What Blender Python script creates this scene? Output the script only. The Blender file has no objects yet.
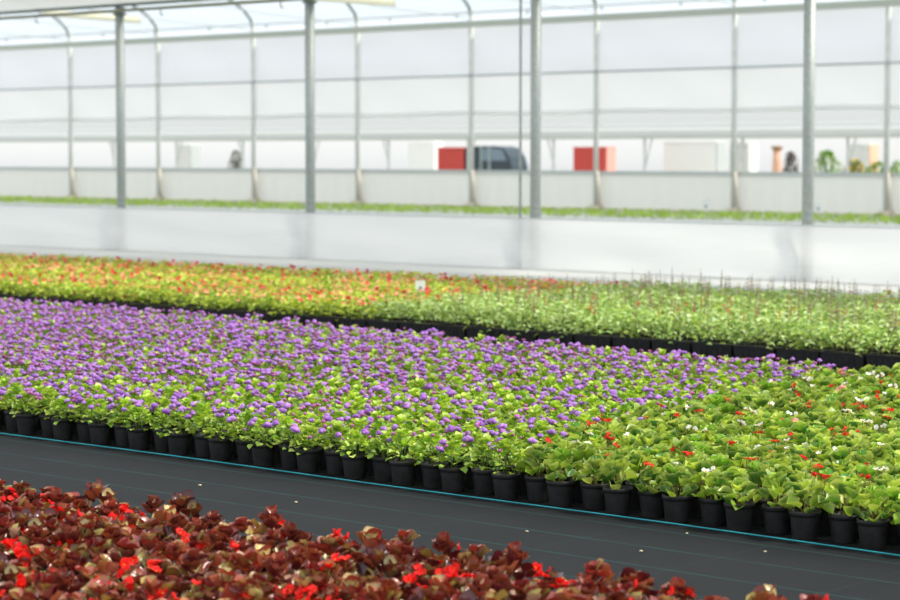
import bpy, math, random
import numpy as np
from mathutils import Vector, Matrix
from bisect import bisect

PI = math.pi
C = bpy.context.scene.collection
SC = bpy.context.scene
random.seed(7)
RNG = np.random.default_rng(11)

# ------------------------------------------------------------------ camera
F_PX, CAM_H = 2200.0, 1.45
HEAD = math.atan(2500 / F_PX)            # bed rows run along X; the view turns away from -X by this much
PITCH = math.atan(147 / F_PX)
cam = bpy.data.cameras.new('camera')
cam.sensor_width = 36; cam.lens = F_PX / 900 * 36
cam.clip_end = 600
cam.dof.use_dof = True
cam.dof.focus_distance = 9.2
cam.dof.aperture_fstop = 3.8
camo = bpy.data.objects.new('camera', cam); C.objects.link(camo)
FW = Vector((-math.cos(HEAD) * math.cos(PITCH), math.sin(HEAD) * math.cos(PITCH), -math.sin(PITCH)))
RT = Vector((math.sin(HEAD), math.cos(HEAD), 0)); UP = RT.cross(FW)
camo.matrix_world = Matrix(((RT.x, UP.x, -FW.x, 0), (RT.y, UP.y, -FW.y, 0), (RT.z, UP.z, -FW.z, CAM_H), (0, 0, 0, 1)))
SC.camera = camo

def view(x, y, z=0.0):
    d = Vector((x, y, z - CAM_H)); w = d.dot(FW)
    return 450 + F_PX * d.dot(RT) / w, 300 - F_PX * d.dot(UP) / w, w

# ------------------------------------------------------------------ sky, sun, exposure
SC.view_settings.view_transform = 'Standard'
SC.view_settings.look = 'None'
SC.view_settings.exposure = 0.35
SC.view_settings.gamma = 1.0
SC.view_settings.use_curve_mapping = False
world = bpy.data.worlds.new('sky'); SC.world = world; world.use_nodes = True
wn = world.node_tree.nodes; wn.clear()
wo = wn.new('ShaderNodeOutputWorld'); wb = wn.new('ShaderNodeBackground')
wb.inputs[0].default_value = (0.86, 0.93, 1.0, 1); wb.inputs[1].default_value = 1.0
world.node_tree.links.new(wb.outputs[0], wo.inputs[0])
sun = bpy.data.lights.new('sun', 'SUN'); sun.energy = 3.1; sun.angle = math.radians(7); sun.color = (1.0, 0.95, 0.84)
suno = bpy.data.objects.new('sun', sun); C.objects.link(suno)
sd = Vector((0.72, 0.42, 1.0))   # towards the sun
suno.rotation_euler = (-sd).to_track_quat('-Z', 'Y').to_euler()

# ------------------------------------------------------------------ materials
def srgb(r, g, b):
    f = lambda c: ((c / 255 + 0.055) / 1.055) ** 2.4 if c > 10 else c / 255 / 12.92
    return (f(r), f(g), f(b))

def mat(name, col, rough=0.6, metal=0.0, spec=0.5, noise=0.0, nscale=20, bump=0.0):
    m = bpy.data.materials.new(name); m.use_nodes = True
    nt = m.node_tree; p = nt.nodes['Principled BSDF']
    p.inputs['Base Color'].default_value = (*col, 1); p.inputs['Roughness'].default_value = rough
    p.inputs['Metallic'].default_value = metal; p.inputs['Specular IOR Level'].default_value = spec
    if noise or bump:
        tc = nt.nodes.new('ShaderNodeTexCoord'); n = nt.nodes.new('ShaderNodeTexNoise')
        n.inputs['Scale'].default_value = nscale; n.inputs['Detail'].default_value = 4
        nt.links.new(tc.outputs['Object'], n.inputs['Vector'])
        if noise:
            r = nt.nodes.new('ShaderNodeMapRange'); r.inputs[1].default_value = 0.3; r.inputs[2].default_value = 0.7
            r.inputs[3].default_value = 1 - noise; r.inputs[4].default_value = 1 + noise
            nt.links.new(n.outputs[0], r.inputs[0])
            v = nt.nodes.new('ShaderNodeVectorMath'); v.operation = 'SCALE'; v.inputs[0].default_value = col
            nt.links.new(r.outputs[0], v.inputs['Scale']); nt.links.new(v.outputs[0], p.inputs['Base Color'])
        if bump:
            b = nt.nodes.new('ShaderNodeBump'); b.inputs['Strength'].default_value = bump; b.inputs['Distance'].default_value = 0.01
            nt.links.new(n.outputs[0], b.inputs['Height']); nt.links.new(b.outputs[0], p.inputs['Normal'])
    return m

def leafmat(name, rough=0.42, trans=0.32, tcol=(1.15, 1.15, 0.55), spec=0.5, vary=0.16):
    m = bpy.data.materials.new(name); m.use_nodes = True
    nt = m.node_tree; N = nt.nodes; L = nt.links
    p = N['Principled BSDF']; out = N['Material Output']
    a = N.new('ShaderNodeAttribute'); a.attribute_name = 'Col'
    oi = N.new('ShaderNodeObjectInfo')
    r = N.new('ShaderNodeMapRange'); r.inputs[3].default_value = 1 - vary; r.inputs[4].default_value = 1 + vary
    L.new(oi.outputs['Random'], r.inputs[0])
    v = N.new('ShaderNodeVectorMath'); v.operation = 'SCALE'
    L.new(a.outputs['Color'], v.inputs[0]); L.new(r.outputs[0], v.inputs['Scale'])
    L.new(v.outputs[0], p.inputs['Base Color'])
    p.inputs['Roughness'].default_value = rough; p.inputs['Specular IOR Level'].default_value = spec
    t = N.new('ShaderNodeBsdfTranslucent'); tv = N.new('ShaderNodeVectorMath'); tv.operation = 'MULTIPLY'
    L.new(v.outputs[0], tv.inputs[0]); tv.inputs[1].default_value = tcol
    L.new(tv.outputs[0], t.inputs[0])
    mx = N.new('ShaderNodeMixShader'); mx.inputs[0].default_value = trans
    L.new(p.outputs[0], mx.inputs[1]); L.new(t.outputs[0], mx.inputs[2]); L.new(mx.outputs[0], out.inputs[0])
    return m

def filmmat(name, col, alpha=0.35, trans=0.5, wrinkle=0.0, scale=1.5):
    """white greenhouse film: lets some light straight through, scatters the rest"""
    m = bpy.data.materials.new(name); m.use_nodes = True
    nt = m.node_tree; N = nt.nodes; L = nt.links; N.remove(N['Principled BSDF']); out = N['Material Output']
    d = N.new('ShaderNodeBsdfDiffuse'); t = N.new('ShaderNodeBsdfTranslucent'); tr = N.new('ShaderNodeBsdfTransparent')
    d.inputs[0].default_value = (*col, 1); t.inputs[0].default_value = (*col, 1)
    m1 = N.new('ShaderNodeMixShader'); m1.inputs[0].default_value = trans
    L.new(d.outputs[0], m1.inputs[1]); L.new(t.outputs[0], m1.inputs[2])
    m2 = N.new('ShaderNodeMixShader'); m2.inputs[0].default_value = alpha
    L.new(m1.outputs[0], m2.inputs[1]); L.new(tr.outputs[0], m2.inputs[2]); L.new(m2.outputs[0], out.inputs[0])
    if wrinkle:
        tc = N.new('ShaderNodeTexCoord'); mp = N.new('ShaderNodeMapping'); n = N.new('ShaderNodeTexNoise')
        mp.inputs['Scale'].default_value = (0.5, 1, 3); mp.inputs['Rotation'].default_value = (0, 0.12, 0)
        n.inputs['Scale'].default_value = scale; n.inputs['Detail'].default_value = 3
        L.new(tc.outputs['Object'], mp.inputs[0]); L.new(mp.outputs[0], n.inputs['Vector'])
        b = N.new('ShaderNodeBump'); b.inputs['Strength'].default_value = wrinkle; b.inputs['Distance'].default_value = 0.1
        L.new(n.outputs[0], b.inputs['Height']); L.new(b.outputs[0], d.inputs['Normal'])
    return m

M_STEEL = mat('galvanised_steel', srgb(168, 174, 169), 0.5, 0.35, noise=0.16, nscale=30)
M_STEEL2 = mat('pale_steel', srgb(204, 206, 200), 0.6, 0.1, noise=0.08, nscale=8)
M_DARKST = mat('weathered_steel', srgb(112, 124, 112), 0.6, 0.2, noise=0.1)
M_ALU = mat('aluminium', srgb(186, 192, 190), 0.5, 0.2)
M_GUT = mat('gutter_steel', srgb(182, 186, 172), 0.6, 0.1)
M_WHITE = mat('white_plastic', srgb(240, 240, 236), 0.5)
M_CREAM = mat('cream_plastic', srgb(240, 234, 206), 0.6)
M_FILM = filmmat('roof_film', (0.60, 0.66, 0.72), 0.50, 0.5)
M_CURT = filmmat('curtain_film', (0.75, 0.755, 0.775), 0.06, 0.45, 0.12, 0.6)
M_CURT2 = filmmat('lower_curtain_film', (0.80, 0.80, 0.795), 0.06, 0.45, 0.12, 0.6)
M_SHEET = filmmat('skirt_film', (0.85, 0.845, 0.825), 0.15, 0.45, 0.6, 1.6)
M_ROLL = filmmat('rolled_film', (0.93, 0.93, 0.92), 0.0, 0.55)
M_PANEL = filmmat('curb_panel', (0.71, 0.71, 0.665), 0.0, 0.35)
M_CONC = mat('concrete', srgb(214, 202, 184), 0.8, noise=0.08)
M_POT = mat('black_plastic', (0.020, 0.019, 0.019), 0.5, spec=0.32, noise=0.35, nscale=25)
M_SOIL = mat('potting_soil', (0.035, 0.022, 0.015), 0.95, noise=0.4, nscale=90, bump=0.6)
M_STRING = mat('turquoise_twine', srgb(30, 148, 158), 0.7)
M_STEM = mat('green_stem', srgb(120, 150, 60), 0.6)
M_LEAF = leafmat('leaf_surface')
M_GLOSS = leafmat('glossy_leaf_surface', 0.32, 0.32)
M_BRONZE = leafmat('bronze_leaf_surface', 0.28, 0.16, (1.5, 0.9, 0.6), 0.8, 0.25)
M_PETAL = leafmat('petal_surface', 0.6, 0.35, (1.0, 0.9, 0.9), 0.3, 0.10)

def fabric_mat():
    """black woven ground cover with thin turquoise marker threads"""
    m = bpy.data.materials.new('woven_ground_cover'); m.use_nodes = True
    nt = m.node_tree; N = nt.nodes; L = nt.links; p = N['Principled BSDF']
    tc = N.new('ShaderNodeTexCoord'); sx = N.new('ShaderNodeSeparateXYZ'); L.new(tc.outputs['Object'], sx.inputs[0])
    def lines(sock, pitch, width, off):
        a = N.new('ShaderNodeMath'); a.operation = 'ADD'; a.inputs[1].default_value = off; L.new(sock, a.inputs[0])
        w = N.new('ShaderNodeMath'); w.operation = 'PINGPONG'; w.inputs[1].default_value = pitch / 2; L.new(a.outputs[0], w.inputs[0])
        c = N.new('ShaderNodeMath'); c.operation = 'LESS_THAN'; c.inputs[1].default_value = width; L.new(w.outputs[0], c.inputs[0])
        return c.outputs[0]
    ly = lines(sx.outputs['Y'], 0.315, 0.0055, 0.10); lx = lines(sx.outputs['X'], 0.62, 0.0022, 0.1)
    n = N.new('ShaderNodeTexNoise'); n.inputs['Scale'].default_value = 2.2; n.inputs['Detail'].default_value = 6
    L.new(tc.outputs['Object'], n.inputs['Vector'])
    mr = N.new('ShaderNodeMix'); mr.data_type = 'RGBA'
    mr.inputs[6].default_value = (0.007, 0.0082, 0.0095, 1); mr.inputs[7].default_value = (0.015, 0.0155, 0.016, 1)
    L.new(n.outputs[0], mr.inputs[0])
    n2 = N.new('ShaderNodeTexNoise'); n2.inputs['Scale'].default_value = 5; L.new(tc.outputs['Object'], n2.inputs['Vector'])
    mm = N.new('ShaderNodeMath'); mm.operation = 'MAXIMUM'
    s = N.new('ShaderNodeMath'); s.operation = 'MULTIPLY'; s.inputs[1].default_value = 0.5; L.new(lx, s.inputs[0])
    L.new(ly, mm.inputs[0]); L.new(s.outputs[0], mm.inputs[1])
    f = N.new('ShaderNodeMath'); f.operation = 'MULTIPLY'; L.new(mm.outputs[0], f.inputs[0]); L.new(n2.outputs[0], f.inputs[1])
    m2 = N.new('ShaderNodeMix'); m2.data_type = 'RGBA'; L.new(mr.outputs[2], m2.inputs[6])
    m2.inputs[7].default_value = (0.012, 0.075, 0.072, 1); L.new(f.outputs[0], m2.inputs[0])
    L.new(m2.outputs[2], p.inputs['Base Color'])
    wv = N.new('ShaderNodeTexChecker'); wv.inputs['Scale'].default_value = 400; L.new(tc.outputs['Object'], wv.inputs[0])
    b = N.new('ShaderNodeBump'); b.inputs['Strength'].default_value = 0.15; b.inputs['Distance'].default_value = 0.002
    L.new(wv.outputs[1], b.inputs['Height']); L.new(b.outputs[0], p.inputs['Normal'])
    p.inputs['Roughness'].default_value = 0.75; p.inputs['Specular IOR Level'].default_value = 0.16
    return m
M_FABRIC = fabric_mat()
M_WGROUND = mat('white_ground_cover', srgb(184, 185, 182), 0.9, spec=0.1, noise=0.03, nscale=2)
M_YARD = mat('yard_concrete', srgb(205, 205, 198), 0.9, noise=0.05, nscale=1)

# ------------------------------------------------------------------ mesh helpers
class G:
    """collects vertices, faces and colours for ONE mesh"""
    def __init__(s): s.v = []; s.f = []; s.c = []; s.m = []; s.n = 0
    def add(s, v, f, col=None, mi=0):
        v = np.asarray(v, float)
        s.v.append(v)
        for q in f: s.f.append(tuple(i + s.n for i in q)); s.m.append(mi)
        if col is None: col = (1, 1, 1)
        c = np.asarray(col, float)
        if c.ndim == 1: c = np.tile(c, (len(v), 1))
        s.c.append(c); s.n += len(v)
        return s
    def merge(s, g, M=None, off=(0, 0, 0)):
        v = np.vstack(g.v)
        if M is not None: v = v @ np.asarray(M).T
        s.v.append(v + np.asarray(off)); s.c.append(np.vstack(g.c))
        n = s.n
        s.f.extend(tuple(i + n for i in q) for q in g.f); s.m.extend(g.m); s.n += len(v)
        return s
    def box(s, x0, x1, y0, y1, z0, z1, mi=0):
        v = [(x, y, z) for z in (z0, z1) for y in (y0, y1) for x in (x0, x1)]
        return s.add(v, [(0, 2, 3, 1), (4, 5, 7, 6), (0, 1, 5, 4), (2, 6, 7, 3), (0, 4, 6, 2), (1, 3, 7, 5)], mi=mi)
    def lathe(s, prof, seg=20, cx=0, cy=0, mi=0, close=True):
        v = []; f = []
        for r, z in prof:
            for k in range(seg):
                a = 2 * PI * k / seg; v.append((cx + r * math.cos(a), cy + r * math.sin(a), z))
        for i in range(len(prof) - 1):
            for k in range(seg):
                k2 = (k + 1) % seg; f.append((i * seg + k, i * seg + k2, (i + 1) * seg + k2, (i + 1) * seg + k))
        if close:
            f.append(tuple(range(seg))[::-1]); f.append(tuple((len(prof) - 1) * seg + k for k in range(seg)))
        return s.add(v, f, mi=mi)
    def tube(s, pts, r, seg=10, mi=0, col=None):
        pts = [Vector(p) for p in pts]; v = []; f = []
        up = Vector((0, 0, 1))
        for i, p in enumerate(pts):
            d = (pts[min(i + 1, len(pts) - 1)] - pts[max(i - 1, 0)]).normalized()
            a = d.cross(up) if abs(d.z) < 0.95 else d.cross(Vector((1, 0, 0)))
            a.normalize(); b = d.cross(a).normalized()
            rr = r[i] if isinstance(r, (list, tuple)) else r
            for k in range(seg):
                t = 2 * PI * k / seg; v.append(p + (a * math.cos(t) + b * math.sin(t)) * rr)
        for i in range(len(pts) - 1):
            for k in range(seg):
                k2 = (k + 1) % seg; f.append((i * seg + k, (i + 1) * seg + k, (i + 1) * seg + k2, i * seg + k2))
        f.append(tuple(range(seg))); f.append(tuple((len(pts) - 1) * seg + k for k in range(seg))[::-1])
        return s.add([tuple(q) for q in v], f, col=col, mi=mi)
    def mesh(s, name, mats, smooth=True):
        me = bpy.data.meshes.new(name)
        v = np.vstack(s.v); me.from_pydata(v.tolist(), [], s.f)
        for m in (mats if isinstance(mats, (list, tuple)) else [mats]): me.materials.append(m)
        me.polygons.foreach_set('material_index', s.m)
        me.polygons.foreach_set('use_smooth', [smooth] * len(s.f))
        a = me.color_attributes.new('Col', 'FLOAT_COLOR', 'POINT')
        c = np.vstack(s.c); a.data.foreach_set('color', np.hstack([c, np.ones((len(c), 1))]).ravel())
        me.update(); return me
    def obj(s, name, mats, parent=None, smooth=True, loc=(0, 0, 0)):
        return put(name, s.mesh(name, mats, smooth), parent, loc)

def put(name, me, parent=None, loc=(0, 0, 0)):
    o = bpy.data.objects.new(name, me); C.objects.link(o); o.location = loc
    if parent is not None: o.parent = parent
    return o
def tag(o, label=None, cat=None, group=None, kind=None):
    if label: o['label'] = label
    if cat: o['category'] = cat
    if group: o['group'] = group
    if kind: o['kind'] = kind
    return o
def empty(name, loc, rz=0, **k):
    o = bpy.data.objects.new(name, None); C.objects.link(o); o.location = loc; o.rotation_euler.z = rz
    o.empty_display_size = 0.05
    return tag(o, **k)

# ------------------------------------------------------------------ the ground
def plane(name, x0, x1, y0, y1, z, m, kind='structure'):
    g = G(); g.add([(x0, y0, z), (x1, y0, z), (x1, y1, z), (x0, y1, z)], [(0, 1, 2, 3)])
    return tag(g.obj(name, m, smooth=False), kind=kind)
Y1, Y2 = 21.54, 44.2                       # post rows
g = G(); g.box(-46, 6, -2, 16.55, -0.06, 0)
o = tag(g.obj('floor', M_FABRIC, smooth=False), kind='structure'); o['label'] = 'black woven ground cover with thin turquoise threads'
g = G(); g.box(-80, 10, 16.55, 46, -0.06, -0.001)
o = tag(g.obj('floor', M_WGROUND, smooth=False), kind='structure'); o['label'] = 'pale floor behind the planted beds'
g = G(); g.box(-160, 30, 46, 160, -0.1, -0.02)
tag(g.obj('floor', M_YARD, smooth=False), kind='structure')

# ------------------------------------------------------------------ first row of posts, gutter, roof edge
XS1 = [-17.52 + 4.0 * k for k in (-2, -1, 0, 1)]
NTH = ['leftmost', 'second from the left', 'third from the left', 'rightmost']
for X, w in zip(XS1, NTH):
    e = empty('steel_post', (X, Y1, 0), label=f'thick grey steel post behind the flower beds, {w} of four', cat='post', group='thick posts behind the white skirt')
    g = G(); g.lathe([(0.068, 0), (0.068, 3.62)], 24); g.obj('pole', M_STEEL, e)
    g = G(); g.box(-.1, .1, -.1, .1, 0.001, 0.012); g.lathe([(0.075, 0.012), (0.07, 0.09)], 24); g.obj('base_plate', M_DARKST, e)
    g = G(); g.box(-.072, .072, -.072, .072, 3.50, 3.53); g.obj('bracket', M_DARKST, e, smooth=False)
e = empty('thin_pole', (-17.72, Y1 - 0.06, 0), label='thin grey steel pole just left of the third thick post', cat='pole')
g = G(); g.lathe([(0.017, 0), (0.017, 3.6)], 12); g.obj('rod', M_STEEL, e)
# posts of the same row beyond the frame hold the gutter up
e = empty('roof_gutter', (0, 0, 0), label='long slim grey roof gutter carried by the thick posts', cat='gutter')
g = G(); prof = [(-.10, 3.665), (-.10, 3.645), (-.04, 3.63), (.04, 3.63), (.10, 3.645), (.10, 3.665), (.085, 3.665), (.03, 3.642), (-.03, 3.642), (-.085, 3.665)]
n = len(prof); xs = (-46, -5)
g.add([(x, Y1 + a, b) for x in xs for a, b in prof], [(i, (i + 1) % n, n + (i + 1) % n, n + i) for i in range(n)] + [tuple(range(n))[::-1], tuple(range(n, 2 * n))])
g.obj('channel', M_DARKST, e, smooth=False)
g = G(); g.tube([(-46, Y1 - .09, 3.56), (-5, Y1 - .09, 3.56)], .024, 8); g.obj('support_pipe', mat('olive_steel', srgb(128, 130, 104), .6), e)
for X in (-29.0, -27.4, -24.5, -22.0):
    g = G(); g.tube([(X, Y1 - .09, 3.55), (X, Y1 - .09, 3.48), (X + .03, Y1 - .09, 3.45), (X + .05, Y1 - .09, 3.47)], .009, 6); g.obj('hook', M_DARKST, e)

def arch(x0, x1, pts, nx, wob=0.0):
    g = G(); xs = np.linspace(x0, x1, nx); n = len(pts)
    v = [(x, y, z + (wob * math.sin(x * 1.5) if 0 < i < n - 1 else 0)) for x in xs for i, (y, z) in enumerate(pts)]
    f = [(i * n + j, i * n + j + 1, (i + 1) * n + j + 1, (i + 1) * n + j) for i in range(nx - 1) for j in range(n - 1)]
    return g.add(v, f)
# roof film of the nearer bay, springing from the gutter towards the camera
ptsA = [(Y1 - .11, 3.665), (Y1 - .5, 4.25), (Y1 - 1.2, 4.75), (Y1 - 2.4, 5.3), (Y1 - 4, 5.75)]
tag(arch(-46, -5, ptsA, 30).obj('ceiling', filmmat('nearer_roof_film', (0.60, 0.60, 0.575), 0.10, 0.55)), kind='structure')
# roof of the far bay
def roofB(t):
    a = PI * t; y = Y2 - (Y2 - Y1 - 0.1) * (1 - math.cos(a)) / 2
    base = 5.0 + (3.72 - 5.0) * (1 - math.cos(a)) / 2
    return y, base + 2.2 * math.sin(a)
ptsB = [roofB(t) for t in np.linspace(0, 1, 25)]
tag(arch(-64, -14, [(y, z + .05) for y, z in ptsB], 12).obj('ceiling', M_FILM), kind='structure')

# ------------------------------------------------------------------ far wall: posts, hoops, rails, curtains, curb
XS2 = [-38.15 + 4.16 * k for k in range(-4, 4)]
ORD = ['first', 'second', 'third', 'fourth', 'fifth', 'sixth', 'seventh', 'eighth']
for i, X in enumerate(XS2):
    e = empty('wall_post', (X, Y2, 0), label=f'slender pale post of the far wall, {ORD[i]} counted from the left', cat='post', group='slender posts along the far wall')
    g = G(); g.lathe([(0.065, 0.12), (0.06, 5.25)], 16); g.obj('pole', M_STEEL2, e)
    g = G(); g.box(-.13, .16, -.12, .12, 0, .14); g.obj('footing', M_CONC, e, smooth=False)
    g = G(); g.tube([(0.16, -.02, 0.1), (0.10, -.02, .5), (0.06, -.02, 1.0)], .035, 8); g.obj('brace', M_CONC, e)
    h = empty('roof_hoop', (X, 0, 0), label=f'curved steel roof hoop above the {ORD[i]} far wall post', cat='roof hoop', group='hoops under the far roof')
    g = G(); pts = [(0, y, z) for y, z in ptsB]; g.tube(pts, .038, 8); g.obj('hoop_pipe', M_DARKST, h)
    g = G(); g.tube([(0, Y2 - .05, 4.98), (0, Y2 - 3.4, 5.12), (0, Y2 - 6.8, 5.35), (0, Y2 - 11, 5.6)], .014, 6); g.obj('tie_rod', M_STEEL2, h)
def rail(name, z, hgt, dep, m, label, y=Y2 - .09, **k):
    g = G(); g.box(-64, -14, y - dep, y, z - hgt / 2, z + hgt / 2)
    o = g.obj(name, m, smooth=False); return tag(o, label=label, cat='rail')
rail('wall_rail', 4.83, .17, .10, M_GUT, 'thick olive grey rail along the top of the far curtain')
e = empty('purlin', (0, 0, 0), label='thin pale purlin just above the thick top rail of the far wall', cat='purlin')
g = G(); g.tube([(-64, Y2 - .3, 5.12), (-14, Y2 - .3, 5.12)], .022, 6); g.obj('pipe', M_STEEL2, e)
for i in range(18):
    X = -60 + i * 2.4
    g = G(); g.tube([(X, Y2 - .3, 5.1), (X, Y2 - .3, 4.98)], .018, 6); g.obj('clip', M_DARKST, e)
rail('wall_rail', 3.485, .05, .04, mat('dull_steel', srgb(164, 168, 168), .6), 'thin dark rail across the middle of the far curtain')
g = G()
def curtain(z0, z1, y, m, name, nx=140, nz=8, amp=.02):
    g = G(); xs = np.linspace(-64, -14, nx); zs = np.linspace(z0, z1, nz)
    v = [(x, y + amp * math.sin(x * 2.1 + z * 1.3) * math.sin(PI * (z - z0) / (z1 - z0)), z) for x in xs for z in zs]
    f = [(i * nz + j, (i + 1) * nz + j, (i + 1) * nz + j + 1, i * nz + j + 1) for i in range(nx - 1) for j in range(nz - 1)]
    return g.add(v, f).obj(name, m)
tag(curtain(3.50, 4.76, Y2 + .10, M_CURT, 'wall_back'), kind='structure')
tag(curtain(2.50, 3.47, Y2 + .10, M_CURT2, 'wall_back'), kind='structure')
e = empty('curtain_roll', (0, 0, 0), label='white film curtain rolled up along the far wall', cat='curtain')
g = G(); xs = np.linspace(-64, -14, 120)
g.tube([(x, Y2 + .12, 2.49 + .02 * math.sin(x * 1.1)) for x in xs], [0.07 + .012 * math.sin(x * 5.3) for x in xs], 10)
g.obj('roll', M_ROLL, e)
g = G(); g.tube([(-64.3, Y2 + .12, 2.49), (-13.7, Y2 + .12, 2.49)], .02, 8); g.obj('rod', M_STEEL2, e)
# curb wall
g = G()
nx = 200; xs = np.linspace(-64, -14, nx)
v = [(x, Y2 + .16 + (.012 if i % 2 else 0), z) for i, x in enumerate(xs) for z in (0, .93)]
g.add(v, [(2 * i, 2 * i + 2, 2 * i + 3, 2 * i + 1) for i in range(nx - 1)])
tag(g.obj('wall_front', M_PANEL, smooth=False), kind='structure')['label'] = 'low pale panel wall under the open strip of the far side'
g = G(); g.box(-64, -14, Y2 + .12, Y2 + .20, .93, 1.0); tag(g.obj('trim_1', M_ALU, smooth=False), kind='structure')
g = G(); g.box(-64, -14, Y2 + .10, Y2 + .155, 0, .06); tag(g.obj('trim_2', M_CONC, smooth=False), kind='structure')

# shade rolls hanging under the far roof
ROLL1 = (-44.25, 38.0, 4.91, 34.8, 4.955)
ROLL2 = (-35.2, 38.0, 4.95, 33.0, 4.95)
def shaderoll(X, Ya, za, Yb, zb, w):
    e = empty('shade_roll', (X, 0, 0), label=f'cream rolled shade cloth {w}', cat='shade roll')
    g = G(); n = 10
    pts = [(0, Ya + (Yb - Ya) * t, za + (zb - za) * t) for t in np.linspace(0, 1, n)]
    g.tube(pts, .085, 12); g.obj('cloth', M_CREAM, e)
    for t in (0, 1):
        p = pts[0] if t == 0 else pts[-1]
        g = G(); g.tube([(0, p[1] - .02, p[2]), (0, p[1] + .02, p[2])], .088, 12); g.obj('end_cap', M_WHITE, e)
    for t in (0.15, .5, .85):
        y = Ya + (Yb - Ya) * t; z = za + (zb - za) * t
        k = min(ptsB, key=lambda q: abs(q[0] - y))[1]
        g = G(); g.tube([(0, y, z + .1), (0, y, k)], .008, 5); g.obj('hanger', M_DARKST, e)
shaderoll(*ROLL1, 'under the roof behind the leftmost thick post')
shaderoll(*ROLL2, 'under the roof just right of the second thick post')

# translucent skirt between the bays
g = G(); nx, nz = 260, 9
xs = np.linspace(-46, -6, nx)
v = []
for x in xs:
    for j in range(nz):
        t = j / (nz - 1); z = .625 * t
        y = Y1 - .13 + .035 * math.sin(x * .9 + 5 * t) * (1 - t) * t * 3 + .015 * math.sin(x * 3.7 + t * 4) * (1 - t)
        v.append((x, y, z + (0.004 * math.sin(x * 1.3) if j == nz - 1 else 0)))
g.add(v, [(i * nz + j, (i + 1) * nz + j, (i + 1) * nz + j + 1, i * nz + j + 1) for i in range(nx - 1) for j in range(nz - 1)])
e = empty('plastic_skirt', (0, 0, 0), label='low white translucent film skirt stretched past the thick posts', cat='film skirt')
g.obj('film', M_SHEET, e)
g = G(); g.tube([(-46, Y1 - .13, .63), (-6, Y1 - .13, .63)], .008, 6); g.obj('top_wire', M_ALU, e)

# ------------------------------------------------------------------ leaves and flowers
def leaf(g, p, az, el, L, W, cup=.25, droop=.35, col=(1, 1, 1), ecol=None, nu=5, nv=4, shape='oval', stem=0.0, roll=0.0):
    """one curved leaf: p = root, az/el = heading and lift, cup = sideways hollow, droop = lengthwise bend"""
    us = np.linspace(0, 1, nu + 1); vs = np.linspace(-1, 1, nv + 1)
    if shape == 'round': wp = lambda t: max(0.0, 1 - (2 * t - 1) ** 2) ** .42
    elif shape == 'lance': wp = lambda t: math.sin(PI * min(1, t * .97 + .015)) ** .8 * (1.15 - .35 * t)
    else: wp = lambda t: max(0.0, math.sin(PI * t ** .85)) ** .62
    ca, sa = math.cos(az), math.sin(az)
    V = []; Cc = []
    x = z = 0.0; e = el; st = L / nu
    cr, sr = math.cos(roll), math.sin(roll)
    px, pz = [0], [0]; es = [e]
    for i in range(nu):
        x += st * math.cos(e); z += st * math.sin(e); px.append(x); pz.append(z)
        e -= droop / nu * 2; es.append(e)
    col = np.asarray(col); ecol = col * 1.0 if ecol is None else np.asarray(ecol)
    for i, t in enumerate(us):
        w = W * .5 * max(wp(t), .05 if i in (0, nu) else 0)
        for s in vs:
            lat = w * s; hz = cup * abs(s) ** 1.7 * w * 1.6
            ll, hh = lat * cr - hz * sr, lat * sr + hz * cr
            nxn, nzn = -math.sin(es[i]), math.cos(es[i])
            lx = px[i] + nxn * hh; lz = pz[i] + nzn * hh
            V.append((p[0] + lx * ca - ll * sa, p[1] + lx * sa + ll * ca, p[2] + lz))
            k = max(abs(s), abs(2 * t - 1)) ** 4
            mid = 1.12 if abs(s) < .01 else 1.0
            Cc.append((col * (1 - k) + ecol * k) * mid)
    n = nv + 1
    f = [(i * n + j, (i + 1) * n + j, (i + 1) * n + j + 1, i * n + j + 1) for i in range(nu) for j in range(nv)]
    g.add(V, f, np.array(Cc))

def pick(pal):
    c = np.array(random.choice(pal), float); return c * random.uniform(.82, 1.15)

PAL_AGE = [srgb(*c) for c in ((172, 198, 76), (188, 210, 92), (150, 184, 68), (204, 220, 112), (122, 160, 60))]
PAL_BEG = [srgb(*c) for c in ((160, 192, 70), (184, 206, 88), (124, 168, 62), (206, 216, 112), (92, 140, 58), (74, 122, 54))]  # the two darkest greens paint in the shade between leaves
PAL_BRO = [srgb(*c) for c in ((104, 34, 34), (134, 48, 40), (150, 82, 48), (84, 26, 30), (138, 74, 46), (150, 128, 60), (166, 98, 74), (96, 30, 34), (176, 168, 104), (142, 86, 50), (196, 156, 130), (118, 40, 36), (82, 26, 30), (112, 36, 36), (150, 60, 46))]  # bronze leaf tones; pale pink-tan paints glints, deepest reds paint shade in gaps
PAL_COR = [srgb(*c) for c in ((190, 206, 76), (196, 212, 84), (158, 188, 64), (208, 214, 96), (140, 172, 60))]
PAL_SAL = [srgb(*c) for c in ((172, 198, 112), (188, 210, 132), (152, 182, 100), (200, 216, 150), (132, 164, 86))]

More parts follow.
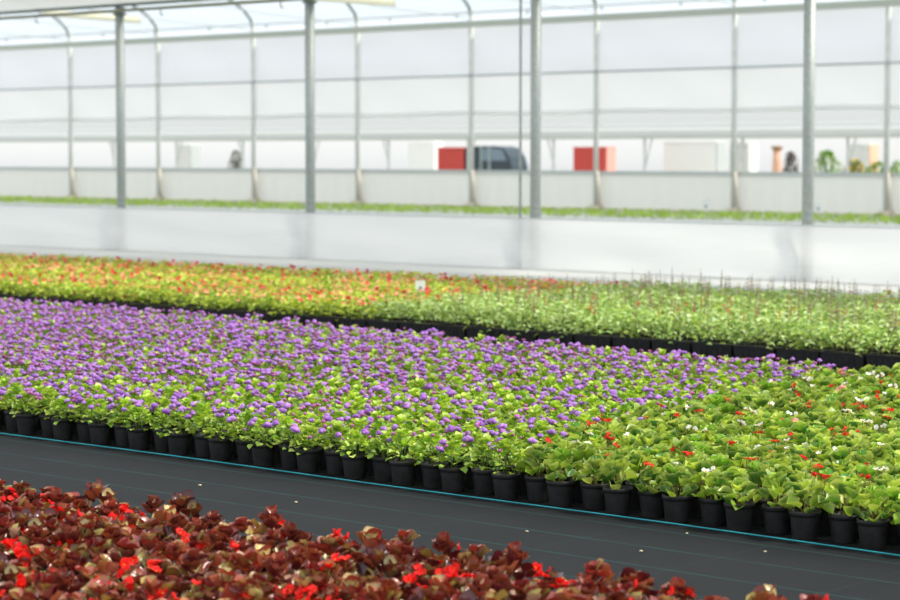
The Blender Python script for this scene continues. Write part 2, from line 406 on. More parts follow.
def mound(g, R, z0, z1, n, Ls, Wr, pal, shape, cup, droop, ecol=None, nu=4, nv=2, inner=(.15, 1.0), roll=.5):
    for i in range(n):
        az = i * 2.39996 + random.uniform(-.4, .4)
        t = (i + .5) / n                                  # 0 top centre, 1 rim
        r = R * t ** .55 * random.uniform(.8, 1.05)
        h = z0 + (z1 - z0) * (1 - t ** 1.6) + random.uniform(-.012, .012)
        L = random.uniform(*Ls)
        el = (0.95 - .9 * t) + random.uniform(-.35, .35)
        r0 = max(0, r - L * .75)
        c = pick(pal)
        ec = None if ecol is None else c * .5 + np.array(ecol) * .5 * (1 if random.random() < .7 else .3)
        leaf(g, (r0 * math.cos(az), r0 * math.sin(az), h - L * .3 * math.sin(max(el, 0))), az + random.uniform(-.5, .5), el, L, L * Wr * random.uniform(.85, 1.12),
             cup * random.uniform(.4, 1.3), droop * random.uniform(.4, 1.4), c, ec, nu, nv, shape, roll=random.uniform(-roll, roll))
def stems(g, R, z0, z1, n, col, r=.0022):
    for i in range(n):
        a = random.uniform(0, 2 * PI); rr = R * random.uniform(.2, .85)
        g.tube([(0.01 * math.cos(a), .01 * math.sin(a), z0), (rr * .5 * math.cos(a), rr * .5 * math.sin(a), (z0 + z1) / 2), (rr * math.cos(a), rr * math.sin(a), z1)], r, 4, col=col)

ICO = bpy.data.meshes.new('ico_template')
import bmesh
def ico(sub):
    bm = bmesh.new(); bmesh.ops.create_icosphere(bm, subdivisions=sub, radius=1)
    v = np.array([x.co[:] for x in bm.verts]); f = [tuple(q.index for q in p.verts) for p in bm.faces]; bm.free(); return v, f
I1, I2 = ico(1), ico(2)
bpy.data.meshes.remove(ICO)

def pompom(g, c, r, base, sub=2, spike=.35):
    v, f = I2 if sub == 2 else I1
    k = 1 + RNG.uniform(-spike * .6, spike, len(v))
    vv = v * k[:, None] * r; vv[:, 2] *= .8
    cc = np.asarray(base)[None, :] * (1 + (k - 1)[:, None] * .9) * RNG.uniform(.85, 1.15, (len(v), 1))  # shading put into the colour: lighter spike tips, darker hollows
    g.add(vv + np.asarray(c), f, cc)
PURP = [srgb(196, 144, 224), srgb(184, 126, 216), srgb(208, 156, 222), srgb(166, 108, 198)]
MAG = [srgb(196, 112, 176), srgb(172, 92, 140), srgb(206, 130, 196)]
def head_cluster(kind, sub=2):
    g = G()
    if kind == 'open':
        for k in range(random.randint(3, 5)):
            a = k * 2.4; r = .0095 * (k / 5) ** .5 * 1.2
            pompom(g, (r * math.cos(a), r * math.sin(a), .006 * (5 - k) / 5 + random.uniform(-.002, .002)), random.uniform(.0088, .0118), random.choice(PURP), sub)
    else:
        for k in range(random.randint(1, 3)):
            a = k * 2.4; r = .0065
            pompom(g, (r * math.cos(a), r * math.sin(a), 0), random.uniform(.0072, .0092), random.choice(MAG), sub, .2)
    g.tube([(0, 0, -.05), (.001, 0, -.003)], .0014, 4, col=srgb(120, 150, 60))
    return g

def blossom(col, R=.017, np_=4, ctr=srgb(236, 196, 60), cupel=.75):
    g = G(); col = np.asarray(col)
    for k in range(np_):
        az = k * 2 * PI / np_ + random.uniform(-.2, .2); big = 1 if (np_ != 4 or k % 2 == 0) else .68
        leaf(g, (0, 0, 0), az, cupel + random.uniform(-.2, .2), R * big, R * 1.15 * big, .3, .35, col * random.uniform(.85, 1.1), col * 1.05, 4, 2, 'round')
    v, f = I1; g.add(v * R * (.13 if col[0] > col[1] * 4 else .24) + np.array([0, 0, .004]), f, ctr)
    g.tube([(0, 0, -.04), (0, 0, 0)], .0014, 4, col=srgb(150, 110, 70))
    return g

# pot: round, black, thick rim, soil inside
def potmesh(R=.061, H=.108, name='pot'):
    g = G()
    g.lathe([(R * .74, 0), (R * .76, .004), (R * .93, H - .020), (R * .93, H - .018), (R, H - .016), (R * 1.01, H - .002), (R * .985, H), (R * .93, H), (R * .92, H - .012)], 26)
    g.lathe([(R * .93, H - .014), (R * .4, H - .008), (.001, H - .006)], 14, mi=1, close=False)
    return g.mesh(name, [M_POT, M_SOIL])
POT = potmesh()

def age_foliage(lo=False):
    g = G(); stems(g, .05, .095, .17, 5, srgb(112, 140, 56))
    if lo: mound(g, .09, .10, .205, 34, (.034, .048), .86, PAL_AGE, 'oval', .25, .4, nu=2, nv=2)
    else: mound(g, .094, .106, .205, 66, (.026, .040), .9, PAL_AGE, 'round', .35, .25, nu=4, nv=2)
    return g
AGE_F = [age_foliage().mesh('foliage', M_LEAF) for _ in range(6)]
OPEN = [head_cluster('open').mesh('flower_head', M_PETAL) for _ in range(5)]
BUD = [head_cluster('bud').mesh('flower_head', M_PETAL) for _ in range(4)]

def head_spots(n):
    out = []
    for k in range(n):
        a = random.uniform(0, 2 * PI); r = .088 * math.sqrt(random.random())
        out.append((r * math.cos(a), r * math.sin(a), .222 - 5.5 * r * r + random.uniform(-.012, .022)))
    return out
def heads_joined(n, sub=1):
    g = G()
    lib = HEADLIB[sub]
    for p in head_spots(n):
        g.merge(random.choice(lib[0] if random.random() < .62 else lib[1]), None, p)
    return g
HEADLIB = {1: ([head_cluster('open', 1) for _ in range(5)], [head_cluster('bud', 1) for _ in range(4)])}

def beg_foliage(pal, ecol, n=30, Ls=(.042, .060), R=.088, z=(.100, .185), cup=.6):
    """rosette of round hollow leaves whose faces open upwards and outwards"""
    g = G(); stems(g, .05, .095, .15, 6, srgb(150, 150, 70), .003)
    for i in range(n):
        az = i * 2.39996 + random.uniform(-.5, .5); t = (i + .5) / n
        r = R * t ** .6 * random.uniform(.75, 1.05); h = z[0] + (z[1] - z[0]) * (1 - t ** 1.8) + random.uniform(-.014, .016)
        L = random.uniform(*Ls); el = random.uniform(.25, 1.15) * (1 - .45 * t); c = pick(pal)
        ec = c * .45 + np.array(ecol) * .55 if random.random() < .75 else c
        r0 = r - L * .55
        leaf(g, (r0 * math.cos(az), r0 * math.sin(az), h - L * .35 * math.sin(el)), az + random.uniform(-.9, .9), el, L, L * random.uniform(.92, 1.1), cup * random.uniform(.5, 1.25), -.35 * random.uniform(-.6, 1.3), c, ec, 6, 4, 'round', roll=random.uniform(-.5, .5))
    return g
BEG_F = [beg_foliage(PAL_BEG, srgb(222, 228, 130)).mesh('foliage', M_GLOSS) for _ in range(7)]
BRO_F = [beg_foliage(PAL_BRO, srgb(150, 76, 56), 30, (.032, .050), .09, (.105, .205), .6).mesh('foliage', M_BRONZE) for _ in range(8)]
def pair(col, R):
    g = G()
    for k in range(random.randint(1, 3)):
        b = blossom(col, R * random.uniform(.8, 1.1))
        a = random.uniform(0, 2 * PI); g.merge(b, Matrix.Rotation(random.uniform(-1.1, 1.1), 3, 'X') @ Matrix.Rotation(a, 3, 'Z'), (.016 * math.cos(a) * k, .016 * math.sin(a) * k, random.uniform(-.004, .006)))
    return g
WHITEF = [pair(srgb(248, 248, 240), .019).mesh('blossom', M_PETAL) for _ in range(4)]
REDF = [pair(srgb(226, 54, 38), .015).mesh('blossom', M_PETAL) for _ in range(3)]
PINKF = [pair(srgb(244, 170, 160), .020).mesh('blossom', M_PETAL) for _ in range(2)]
SCARF = [pair(srgb(240, 40, 34), .024).mesh('blossom', M_PETAL) for _ in range(5)]

# ------------------------------------------------------------------ middle bed: pots on a tight staggered lattice
PX, PY = .1465, .152
YB0 = 7.06
def split_x(y):                                   # where ageratum gives way to green begonia
    return np.interp(y, [6.9, 7.4, 8.4, 9.8, 11.4], [-5.74, -5.95, -6.22, -6.5, -6.66])
cells = []
for r in range(27):
    for k in range(-120, -10):
        x = k * PX - 4.71 + 32 * PX; y = YB0 + r * PY + (.020 if k % 2 else -.020)
        if y > 11.3: continue
        u, v_, w = view(x, y, .15)
        if -60 < u < 1090: cells.append((w, r, k, x, y))
cells.sort()
age = [c for c in cells if c[3] < split_x(c[4]) + random.uniform(-.05, .05)]
beg = [c for c in cells if c not in set(age)]
NUM = ['first', 'second', 'third', 'fourth', 'fifth', 'sixth', 'seventh', 'eighth', 'ninth', 'tenth', 'eleventh', 'twelfth', 'thirteenth', 'fourteenth', 'fifteenth',
       'sixteenth', 'seventeenth', 'eighteenth', 'nineteenth', 'twentieth', 'twenty-first', 'twenty-second', 'twenty-third', 'twenty-fourth', 'twenty-fifth', 'twenty-sixth',
       'twenty-seventh', 'twenty-eighth', 'twenty-ninth', 'thirtieth', 'thirty-first', 'thirty-second', 'thirty-third', 'thirty-fourth', 'thirty-fifth', 'thirty-sixth', 'thirty-seventh', 'thirty-eighth', 'thirty-ninth', 'fortieth']
def density(x, y):                                # how richly the ageratum blooms here
    u, v_, w = view(x, y, .2)
    d = 7.5 + (450 - u) / 450 * 2.5 + (y - 9.0) * 1.1
    if u < 300: d += (300 - u) / 100 if v_ < 420 else 0
    return d + random.uniform(-1.8, 1.8)
front_age = sorted([c for c in age if c[1] == 0], key=lambda c: -c[3])
fa = {id(c): i for i, c in enumerate(front_age)}
front_beg = sorted([c for c in beg if c[1] == 0], key=lambda c: c[3])
fb = {id(c): i for i, c in enumerate(front_beg)}
def rowword(r): return NUM[r]
def nearby(u):
    return ''
for i, c in enumerate(age[:300]):
    w, r, k, x, y = c
    if r == 0:
        lab = f'front edge potted ageratum, {NUM[fa[id(c)]]} leftwards from where the green begonias begin'
        grp = 'ageratums lining the turquoise string'
    else:
        lab = f'potted purple ageratum standing in the {rowword(r)} row behind the turquoise string' if r else ''
        lab = lab.replace(f'the {rowword(r)} row', f'the {NUM[r]} row')
        grp = f'potted ageratums in the {NUM[r]} row'
    e = empty('potted_ageratum', (x, y, 0), random.uniform(0, 6.28), label=lab, cat='potted plant', group=grp)
    s = random.uniform(.93, 1.08)
    put('pot', POT, e)
    f = put('foliage', random.choice(AGE_F), e); f.scale = (s, s, random.uniform(.9, 1.12))
    d = density(x, y)
    for p in head_spots(max(2, round(d * .66))):
        h = put('flower_head', random.choice(OPEN if random.random() < .55 else BUD), e, p)
        h.rotation_euler = (random.uniform(-.4, .4), random.uniform(-.4, .4), random.uniform(0, 6.28)); q = random.uniform(.85, 1.25); h.scale = (q, q, q)

def pot_lo(g):
    g.lathe([(.045, 0), (.057, .09), (.061, .092), (.061, .108)], 8, mi=1)
PL = G(); pot_lo(PL)
LOF = [age_foliage(True) for _ in range(5)]; LOH = {n: [heads_joined(n) for _ in range(3)] for n in (3, 5, 7, 9)}
g = G(); gh = G()
for w, r, k, x, y in age[300:]:
    a = random.uniform(0, 6.28); M = Matrix.Rotation(a, 3, 'Z') * random.uniform(.95, 1.1); M[2][2] *= 1.0 + .12 * min(1, max(0, (-8 - x) / 4))
    g.merge(PL, None, (x, y, 0)); g.merge(random.choice(LOF), M, (x, y, 0))
    d = density(x, y); key = min(LOH, key=lambda q: abs(q - d * .74))
    gh.merge(random.choice(LOH[key]), M, (x, y, 0))
e = empty('ageratum_mass', (0, 0, 0), label='dense mass of purple ageratums filling the rear of the middle bed', cat='potted plants', kind='stuff')
g.obj('foliage', [M_LEAF, M_POT], e); gh.obj('flower_heads', M_PETAL, e)

for i, c in enumerate(beg):
    w, r, k, x, y = c
    q = random.random()
    fl = 'white' if q < .22 else 'red' if q < .42 else 'pink' if q < .45 else 'none'
    desc = {'white': 'with white blossoms', 'red': 'with small red blossoms', 'pink': 'with pale pink blossoms', 'none': 'with round green leaves only'}[fl]
    if r == 0:
        lab = f'front edge potted green begonia {desc}, {NUM[fb[id(c)]]} rightwards from the ageratums'
        grp = 'begonias lining the turquoise string'
    else:
        lab = f'potted green begonia {desc} in the {NUM[r]} row behind the turquoise string'; grp = f'green begonias {desc}, {NUM[r]} row'
    e = empty('potted_begonia', (x, y, 0), random.uniform(0, 6.28), label=lab, cat='potted plant', group=grp)
    s = random.uniform(.92, 1.1)
    put('pot', POT, e)
    f = put('foliage', random.choice(BEG_F), e); f.scale = (s, s, random.uniform(.88, 1.15))
    if fl != 'none':
        for j in range(random.choice((1, 1, 2))):
            a = random.uniform(0, 6.28); rr = random.uniform(0, .05)
            b = put('blossom', random.choice({'white': WHITEF, 'red': REDF, 'pink': PINKF}[fl]), e, (rr * math.cos(a), rr * math.sin(a), random.uniform(.205, .232)))
            b.rotation_euler = (random.uniform(-.4, .4), random.uniform(-.4, .4), random.uniform(0, 6.28))

# ------------------------------------------------------------------ near bed: bronze leaved begonias
near = []
for r in range(14):
    for k in range(-80, -8):
        x = k * .150 + (.075 if r % 2 else 0); y = 5.07 - r * .140
        u, v_, w = view(x, y, .16)
        if -60 < u < 1080 and v_ < 690: near.append((r, k, x + random.uniform(-.008, .008), y + random.uniform(-.008, .008)))
edge = sorted([c for c in near if c[0] == 0], key=lambda c: c[2]); ei = {id(c): i for i, c in enumerate(edge)}
for c in near:
    r, k, x, y = c
    red = random.random() < .5
    d = 'with scarlet blossoms' if red else 'without open blossoms'
    if r == 0:
        lab = f'bronze leaved begonia {d} on the walkway edge, {NUM[ei[id(c)]]} from the left'; grp = 'bronze begonias along the walkway'
    else:
        lab = f'bronze leaved begonia {d} in the {NUM[r]} row from the walkway'; grp = f'bronze begonias {d}, {NUM[r]} row'
    e = empty('bronze_begonia', (x, y, 0), random.uniform(0, 6.28), label=lab, cat='potted plant', group=grp)
    put('pot', POT, e)
    s = random.uniform(.9, 1.08); f = put('foliage', random.choice(BRO_F), e); f.scale = (s, s, random.uniform(.88, 1.16))
    if red:
        for j in range(random.choice((1, 1, 2, 2, 3))):
            a = random.uniform(0, 6.28); rr = random.uniform(0, .07)
            b = put('blossom', random.choice(SCARF), e, (rr * math.cos(a), rr * math.sin(a), random.uniform(.18, .22)))
            b.rotation_euler = (random.uniform(-.7, .7), random.uniform(-.7, .7), random.uniform(0, 6.28))

# ------------------------------------------------------------------ far bed: black trays of coral and sage-green plants
TX, TY = .352, .30
def traymesh():
    g = G(); a, b = TX / 2 - .006, TY / 2 - .006; H = .115; i = .012
    # tapered outer wall, rolled rim, inner wall, soil
    def ring(x, y, z): return [(-x, -y, z), (x, -y, z), (x, y, z), (-x, y, z)]
    R = [ring(a * .93, b * .93, 0), ring(a * .97, b * .97, H - .014), ring(a, b, H - .012), ring(a, b, H), ring(a - i, b - i, H), ring(a - i, b - i, H - .02)]
    v = [p for q in R for p in q]; f = [(4 * n + k, 4 * n + (k + 1) % 4, 4 * n + 4 + (k + 1) % 4, 4 * n + 4 + k) for n in range(5) for k in range(4)]
    f.append((3, 2, 1, 0)); g.add(v, f); g.add(ring(a - i, b - i, H - .018), [(0, 1, 2, 3)], mi=1)
    for k in range(-3, 4):                         # ribs on the long sides
        for s in (-1, 1): g.box(k * a * .27 - .003, k * a * .27 + .003, s * b * .955 - .004, s * b * .955 + .004, .01, H - .016)
    return g.mesh('tray', [M_POT, M_SOIL], smooth=False)
TRAY = traymesh()
def tray_foliage(kind):
    g = G()
    for i in range(105 if kind == 'coral' else 120):
        x = random.uniform(-TX / 2, TX / 2) * 1.05; y = random.uniform(-TY / 2, TY / 2) * 1.12
        az = random.uniform(0, 2 * PI)
        if kind == 'coral':
            z = (.07 if abs(y) > TY * .5 else .10) + .135 * random.random() ** .6; L = random.uniform(.034, .052)
            leaf(g, (x - L * .4 * math.cos(az), y - L * .4 * math.sin(az), z), az, random.uniform(-.1, .8), L, L * .85, .35, .4, pick(PAL_COR), None, 3, 2, 'oval', roll=random.uniform(-.5, .5))
        else:
            z = (.07 if abs(y) > TY * .5 else .10) + .17 * random.random() ** .75; L = random.uniform(.038, .06)
            leaf(g, (x - L * .4 * math.cos(az), y - L * .4 * math.sin(az), z), az, random.uniform(-.2, .9), L, L * .6, .35, .5, pick(PAL_SAL), None, 3, 2, 'lance', roll=random.uniform(-.5, .5))
    for i in range(12):
        x = random.uniform(-TX / 2, TX / 2) * .9; y = random.uniform(-TY / 2, TY / 2) * .9
        g.tube([(x, y, .095), (x, y, .2)], .003, 4, col=srgb(120, 140, 60))
    return g.mesh('foliage', M_LEAF)
COR_F = [tray_foliage('coral') for _ in range(5)]; SAL_F = [tray_foliage('sage') for _ in range(5)]
def coral_flowers(n):
    g = G()
    for k in range(n):
        c = random.choice([srgb(248, 142, 122), srgb(250, 166, 140), srgb(244, 112, 100), srgb(252, 190, 160)] * 3 + [srgb(238, 70, 92)])
        b = blossom(c, random.uniform(.016, .025), 5, cupel=.3)
        x = random.uniform(-TX / 2, TX / 2); y = random.uniform(-TY / 2, TY / 2)
        g.merge(b, Matrix.Rotation(random.uniform(-.2, .9), 3, (0.7, 0.3, 0)), (x, y, random.uniform(.15, .25) if abs(y) > TY * .36 else random.uniform(.222, .262)))
    return g.mesh('blossoms', M_PETAL)
COR_B = [coral_flowers(n) for n in (8, 7, 10, 7, 9)]
def spike(red):
    g = G(); H = random.uniform(.13, .19); c0 = srgb(172, 176, 120)
    g.tube([(0, 0, -.04), (0.004, 0, H * .5), (0, .003, H)], [.0025, .002, .0012], 4, col=c0)
    for j in range(5):
        t = .3 + .7 * j / 4; rr = .0105 * (1.1 - .6 * (t - .3)); v, f = I1
        c = srgb(232, 96, 56) if red and j < 3 else (srgb(172, 132, 128) if (j + red) % 2 else srgb(178, 168, 130))
        g.add(v * np.array([rr, rr, rr * .6]) * RNG.uniform(.8, 1.2, (len(v), 1)) + np.array([0, 0, H * t]), f, c)
    return g.mesh('flower_spike', M_PETAL)
SPIKE = [spike(0) for _ in range(5)]; SPIKE_R = [spike(1) for _ in range(3)]
RB = [blossom(srgb(236, 92, 54), .019, 5, cupel=.5).mesh('blossom', M_PETAL) for _ in range(3)]
SPLX, SPLY = [12.9, 14.5, 15.5, 16.2], [-12.1, -12.25, -12.15, -11.8]
nrow = 12
for r in range(nrow):
    for k in range(-75, -12):
        x = k * TX + (.05 * r) ; y = 12.92 + r * TY
        u, v_, w = view(x, y, .2)
        if not (-50 < u < 1080): continue
        xs_ = np.interp(y, SPLX, SPLY) + random.uniform(-.12, .12)
        place = 'front row beside the black path' if r == 0 else 'rear row before the pale floor' if r == nrow - 1 else f'{NUM[r]} row behind the black path'
        if x < xs_:
            e = empty('flower_tray', (x, y, 0), random.choice((0, PI)), label=f'black tray of yellow-green plants with coral blossoms, {place}', cat='plant tray', group=f'trays of coral flowers, {place}')
            put('tray', TRAY, e)
            f = put('foliage', random.choice(COR_F), e); f.scale.z = random.uniform(.92, 1.1)
            put('blossoms', random.choice(COR_B), e)
        else:
            red = random.random() < .35
            e = empty('sage_tray', (x, y, 0), random.choice((0, PI)), label=f'black tray of sage plants with slim flower spikes, {place}', cat='plant tray', group=f'trays of sage plants, {place}')
            put('tray', TRAY, e)
            f = put('foliage', random.choice(SAL_F), e); f.scale.z = random.uniform(.92, 1.08)
            for j in range(random.choice((1, 2, 3, 3))):
                p = put('flower_spike', random.choice(SPIKE_R if red and j == 0 else SPIKE), e, (random.uniform(-.45, .45) * TX, random.uniform(-.45, .45) * TY, random.uniform(.20, .24)))
                p.rotation_euler = (random.uniform(-.08, .08), random.uniform(-.08, .08), random.uniform(0, 6.28))
            if red and random.random() < .6:
                put('blossom', random.choice(RB), e, (random.uniform(-.4, .4) * TX, random.uniform(-.4, .4) * TY, random.uniform(.26, .30)))

# plant labels
def label_tag(x, y, z, w, h, lab, stick=.12):
    e = empty('plant_label', (x, y, 0), PI / 2 - HEAD, label=lab, cat='plant label')
    g = G(); g.box(-w / 2, w / 2, -.002, .002, z, z + h); g.obj('card', M_WHITE, e, smooth=False)
    g = G(); g.box(-w * .12, w * .12, -.0035, -.002, z + h * .12, z + h * .45); g.obj('logo', mat('label_print', srgb(70, 120, 120)), e, smooth=False)
    g = G(); g.box(-.008, .008, -.002, .002, .0, z); g.obj('stake', M_WHITE, e, smooth=False)
label_tag(-12.93, 14.30, .235, .085, .10, 'white plant label standing among the coral flowers')
label_tag(-30.0, 43.3, .12, .19, .22, 'white plant label at the foot of the seventh far wall post')
label_tag(-26.9, 43.3, .12, .19, .20, 'white plant label in the far green strip beside the rightmost thick post')

# ------------------------------------------------------------------ turquoise string, crumbs on the walkway
e = empty('string_line', (0, 0, 0), label='taut turquoise string along the foot of the front pots', cat='string')
g = G(); xs = np.linspace(-14, -1, 60)
g.tube([(x, 6.925 + .003 * math.sin(x * .8), .012 + .002 * math.sin(x * 2.2)) for x in xs], .0032, 6); g.obj('twine', M_STRING, e)
M_CRUMB = mat('pale_crumb', srgb(200, 186, 150), .9)
SPOTS = [(641, 552), (687, 534), (755, 548), (265, 483), (527, 532), (815, 560), (868, 520), (890, 503), (450, 505), (690, 567), (590, 518)]
def ground_at(u, v_):
    r = FW + RT * ((u - 450) / F_PX) + UP * ((300 - v_) / F_PX); t = -CAM_H / r.z; return r.x * t, r.y * t
for i, (u, v_) in enumerate([(641, 552), (687, 534), (765, 552), (296, 503), (527, 532), (200, 486)]):
    x, y = ground_at(u, v_); s = random.uniform(.005, .008)
    g = G(); v, f = I1; g.add(v * s * RNG.uniform(.7, 1.2, (len(v), 1)) * np.array([1.3, 1, .6]) + np.array([0, 0, s * .5]), f)
    tag(g.obj('crumb', M_CRUMB, loc=(x, y, 0)), label='tiny pale crumb lying on the black walkway fabric', cat='crumb', group='crumbs on the walkway')

# ------------------------------------------------------------------ far green strip before the curb
g = G(); nz_ = 5200
for k in range(nz_):
    x = random.uniform(-60, -22); y = random.uniform(39.0, 43.75); L = random.uniform(.08, .13)
    az = random.uniform(0, 6.28)
    leaf(g, (x, y, random.uniform(.01, .05)), az, random.uniform(.1, .9), L, L * .8, .3, .4, np.array(srgb(158, 190, 56)) * random.uniform(.75, 1.15), None, 2, 2, 'oval')
for k in range(3000):
    x = random.uniform(-60, -22); y = random.uniform(39.0, 43.7); g.tube([(x, y, 0), (x, y, .04)], .008, 4, col=srgb(110, 140, 50))
tag(g.obj('bedding_plants', M_LEAF), label='strip of bright green bedding plants at the foot of the far wall', cat='bedding plants', kind='stuff')

# ------------------------------------------------------------------ the yard and the next greenhouse beyond the open strip
YN = 52.0
e = empty('neighbouring_greenhouse', (0, 0, 0), label='next greenhouse seen outside through the open strip of the far wall', cat='greenhouse')
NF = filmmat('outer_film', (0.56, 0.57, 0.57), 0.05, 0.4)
NF2 = filmmat('outer_curtain_film', (0.74, 0.75, 0.75), 0.05, 0.4)  # paler film for the side curtain
def wallstrip(z0, z1, y0, y1, m, name):
    g = G(); g.add([(-100, y0, z0), (10, y0, z0), (10, y1, z1), (-100, y1, z1)], [(0, 1, 2, 3)]); return g.obj(name, m, e, smooth=False)
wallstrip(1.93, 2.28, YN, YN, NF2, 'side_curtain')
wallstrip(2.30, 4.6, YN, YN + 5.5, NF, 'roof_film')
g = G(); g.box(-100, 10, YN - .1, YN + .1, 1.86, 1.93); g.obj('eave_rail', M_GUT, e, smooth=False)
g = G(); g.box(-100, 10, YN - .12, YN, 2.1, 2.17); g.obj('roll_tube', M_WHITE, e, smooth=False)
XN = [-62 + 3.4 * k for k in range(14)]
for k, X in enumerate(XN):
    g = G(); g.tube([(X, YN, 0), (X, YN, 1.9)], .04, 8)
    g.tube([(X, YN + .02, 1.05), (X + (.25 if k % 2 else -.25), YN + .02, 1.88)], .025, 6)
    g.obj('post', M_STEEL2, e)
wall_pink = mat('pale_plaster', srgb(242, 238, 236), .9)
g = G(); g.box(-190, 6, 92, 98, -.02, 3.2)
e2 = empty('storage_building', (0, 0, 0), label='long pale plastered building far across the yard', cat='building')
g.obj('wall', wall_pink, e2, smooth=False)
g = G(); g.box(-191, 7, 91.7, 98.3, 3.2, 3.4); g.obj('roof', M_WHITE, e2, smooth=False)

def at(u, Y):                                     # world x on the line Y = const under picture column u
    r = FW + RT * ((u - 450) / F_PX) + UP * ((300 - 157) / F_PX)
    return r.x * Y / r.y
# red containers
M_RED = mat('red_paint', srgb(214, 88, 80), .6, noise=.05); M_DKRED = mat('dark_red_paint', srgb(60, 30, 32), .6)
def container(ua, ub, Y, lab, h=1.66, m=M_RED, capm=None, D=.5):
    xa, xb = at(ua, Y), at(ub, Y); e = empty('red_container' if m is M_RED else 'white_container', (xa, Y, 0), label=lab, cat='container')
    W = xb - xa; g = G(); n = 12
    for k in range(n):                            # corrugated front
        x0 = W * k / n; g.box(x0, x0 + W / n * .55, -.03, 0, .12, h - .1)
    g.box(0, W, 0, D, .1, h - .06); g.obj('body', m, e, smooth=False)
    g = G(); g.box(-.02, W + .02, -.05, D + .02, h - .06, h); g.obj('lid', m, e, smooth=False)
    g = G(); g.box(0.02, W - .02, 0.05, D - .05, 0, .1); g.obj('skid', M_DARKST, e, smooth=False)
    g = G(); g.box(W, W + .05, 0, D, .1, h - .02); g.obj('end_door', capm or M_DKRED, e, smooth=False)
container(438, 464, 60, 'red steel container in the yard left of the dark van')
container(574, 606, 60, 'red steel container with a pale pink end in the yard', capm=mat('pink_paint', srgb(240, 168, 156), .6))
# dark vehicle
def van(ua, ub, Y):
    xa, xb = at(ua, Y), at(ub, Y); W = xb - xa
    e = empty('parked_van', (xa, Y, 0), label='dark blue grey van parked right of the red container', cat='van')
    md = mat('dark_blue_paint', srgb(52, 66, 76), .35); mg = mat('window_glass', srgb(120, 138, 152), .15); mp = mat('grey_trim', srgb(170, 184, 182), .5)
    prof = [(0, .3), (W, .3), (W, .95), (W * .93, 1.32), (W * .80, 1.62), (W * .62, 1.70), (0, 1.70)]
    g = G(); n = len(prof)
    g.add([(x, y, z) for y in (0, .9) for x, z in prof], [tuple(range(n)), tuple(range(n, 2 * n))[::-1]] + [(i, n + i, n + (i + 1) % n, (i + 1) % n) for i in range(n)])
    g.obj('body', md, e, smooth=False)
    for nm, q in (('side_window', [(W * .50, 1.18), (W * .88, 1.18), (W * .78, 1.56), (W * .60, 1.62), (W * .50, 1.62)]), ('rear_window', [(W * .30, 1.18), (W * .44, 1.18), (W * .44, 1.62), (W * .30, 1.62)])):
        g = G(); n = len(q); g.add([(x, y, z) for y in (-.012, .01) for x, z in q], [tuple(range(n)), tuple(range(n, 2 * n))[::-1]] + [(i, n + i, n + (i + 1) % n, (i + 1) % n) for i in range(n)]); g.obj(nm, mg, e, smooth=False)
    for a in (.27, .47):
        g = G(); g.box(W * a - .03, W * a + .04, -.03, 0, .4, 1.68); g.obj('door_pillar', mp, e, smooth=False)
    for a in (.2, .8):
        for y in (.02, .7):
            g = G(); g.tube([(W * a, y, .3), (W * a, y + .18, .3)], .3, 20); w_ = g.obj('wheel', mat('tyre_rubber', (.02, .02, .02), .8), e)
van(470, 512, 60.2)
container(176, 190, 60, 'bright white box container far left in the yard', m=M_WHITE, capm=M_ALU, h=1.78)
container(664, 716, 62, 'long white container in the yard behind crossed braces', m=M_WHITE, capm=M_ALU, h=1.85)
container(730, 748, 58, 'small white container standing near the rightmost thick post', m=M_WHITE, capm=M_WHITE, h=1.78)
container(318 + 90, 434, 66, 'white container just left of the first red one', m=M_WHITE, capm=M_WHITE, h=1.9)
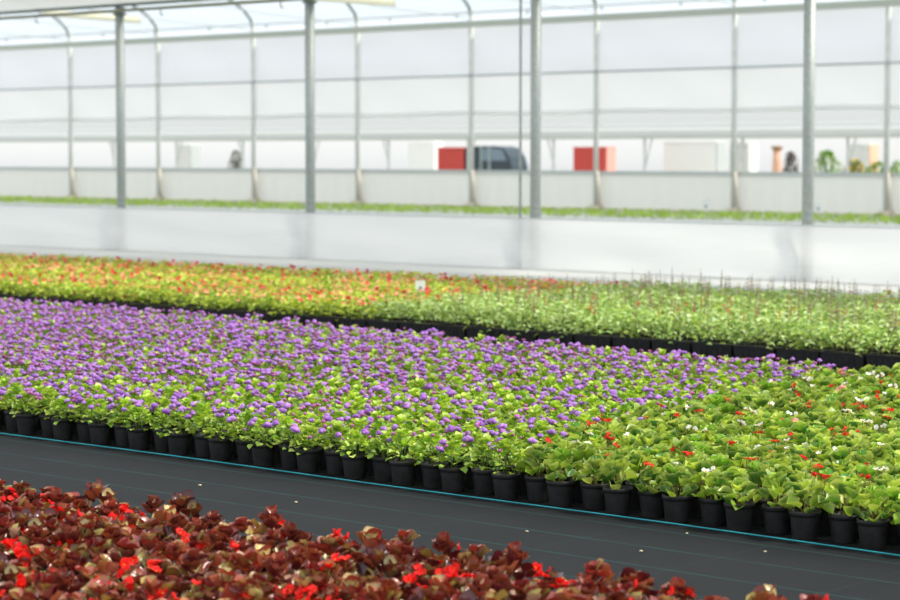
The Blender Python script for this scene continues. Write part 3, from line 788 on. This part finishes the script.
# dark cart and shrubs
def shrub(u, Y, h, w, cols, lab, nm='shrub', n=260):
    x = at(u, Y); e = empty(nm, (x, Y, 0), label=lab, cat='shrub')
    g = G()
    for k in range(n):
        a = random.uniform(0, 6.28); t = random.random(); rr = w * math.sqrt(random.random()) * math.sin(PI * min(.93, .25 + t * .7))
        leaf(g, (rr * math.cos(a), rr * math.sin(a), .35 + (h - .4) * t), a, random.uniform(-.3, .9), .14, .1, .3, .3, np.array(srgb(*random.choice(cols))) * random.uniform(.8, 1.15), None, 2, 2, 'oval')
    g.obj('foliage', M_LEAF, e)
    g = G()
    for k in range(5):
        a = k * 1.26; g.tube([(0, 0, .2), (w * .3 * math.cos(a), w * .3 * math.sin(a), h * .5), (w * .6 * math.cos(a), w * .6 * math.sin(a), h * .85)], [.03, .02, .01], 6)
    g.obj('stem', mat('bark', srgb(96, 80, 60), .9), e)
    g = G(); g.lathe([(.16, 0), (.24, .3), (.26, .3), (.26, .34), (.22, .34)], 16); g.obj('pot', M_POT, e)
GR = [(120, 160, 50), (150, 186, 60), (96, 140, 50)]
shrub(236, 60, 1.55, .28, [(86, 96, 70), (70, 82, 60)], 'small dark olive shrub in a pot outside at the left')
shrub(791, 60, 1.50, .22, [(64, 56, 46), (90, 76, 60)], 'small dark withered shrub outside beside the rightmost thick post')
shrub(827, 59, 1.55, .48, GR, 'bright green potted shrub outside right of the rightmost thick post', n=420)
shrub(877, 60.5, 1.2, .45, GR, 'low green potted shrub outside before the last far wall post')
shrub(899, 62.5, 1.2, .45, GR, 'low green potted shrub outside at the right margin')
shrub(855, 57.8, 1.25, .40, [(214, 186, 40), (226, 200, 60), (40, 40, 30), (120, 150, 40)], 'yellow flowering potted shrub with dark leaves outside', n=380)
container(849, 869, 62, 'white container behind the yellow flowering shrub', m=M_WHITE, capm=mat('peach_paint', srgb(240, 190, 160), .7), h=1.75)
def planter(u, Y, h, lab, col):
    e = empty('terracotta_urn', (at(u, Y), Y, 0), label=lab, cat='urn'); m = mat('terracotta', srgb(*col), .8)
    g = G(); g.lathe([(.1, 0), (.12, .2), (.17, .7), (.15, 1.1), (.12, h - .15)], 18); g.obj('body', m, e)
    g = G(); g.lathe([(.12, h - .15), (.18, h - .1), (.18, h), (.14, h), (.12, h - .1)], 18); g.obj('rim', mat('brown_glaze', srgb(150, 116, 76), .7), e)
planter(777, 61.5, 1.68, 'tall terracotta urn outside left of the rightmost thick post', (222, 176, 150))
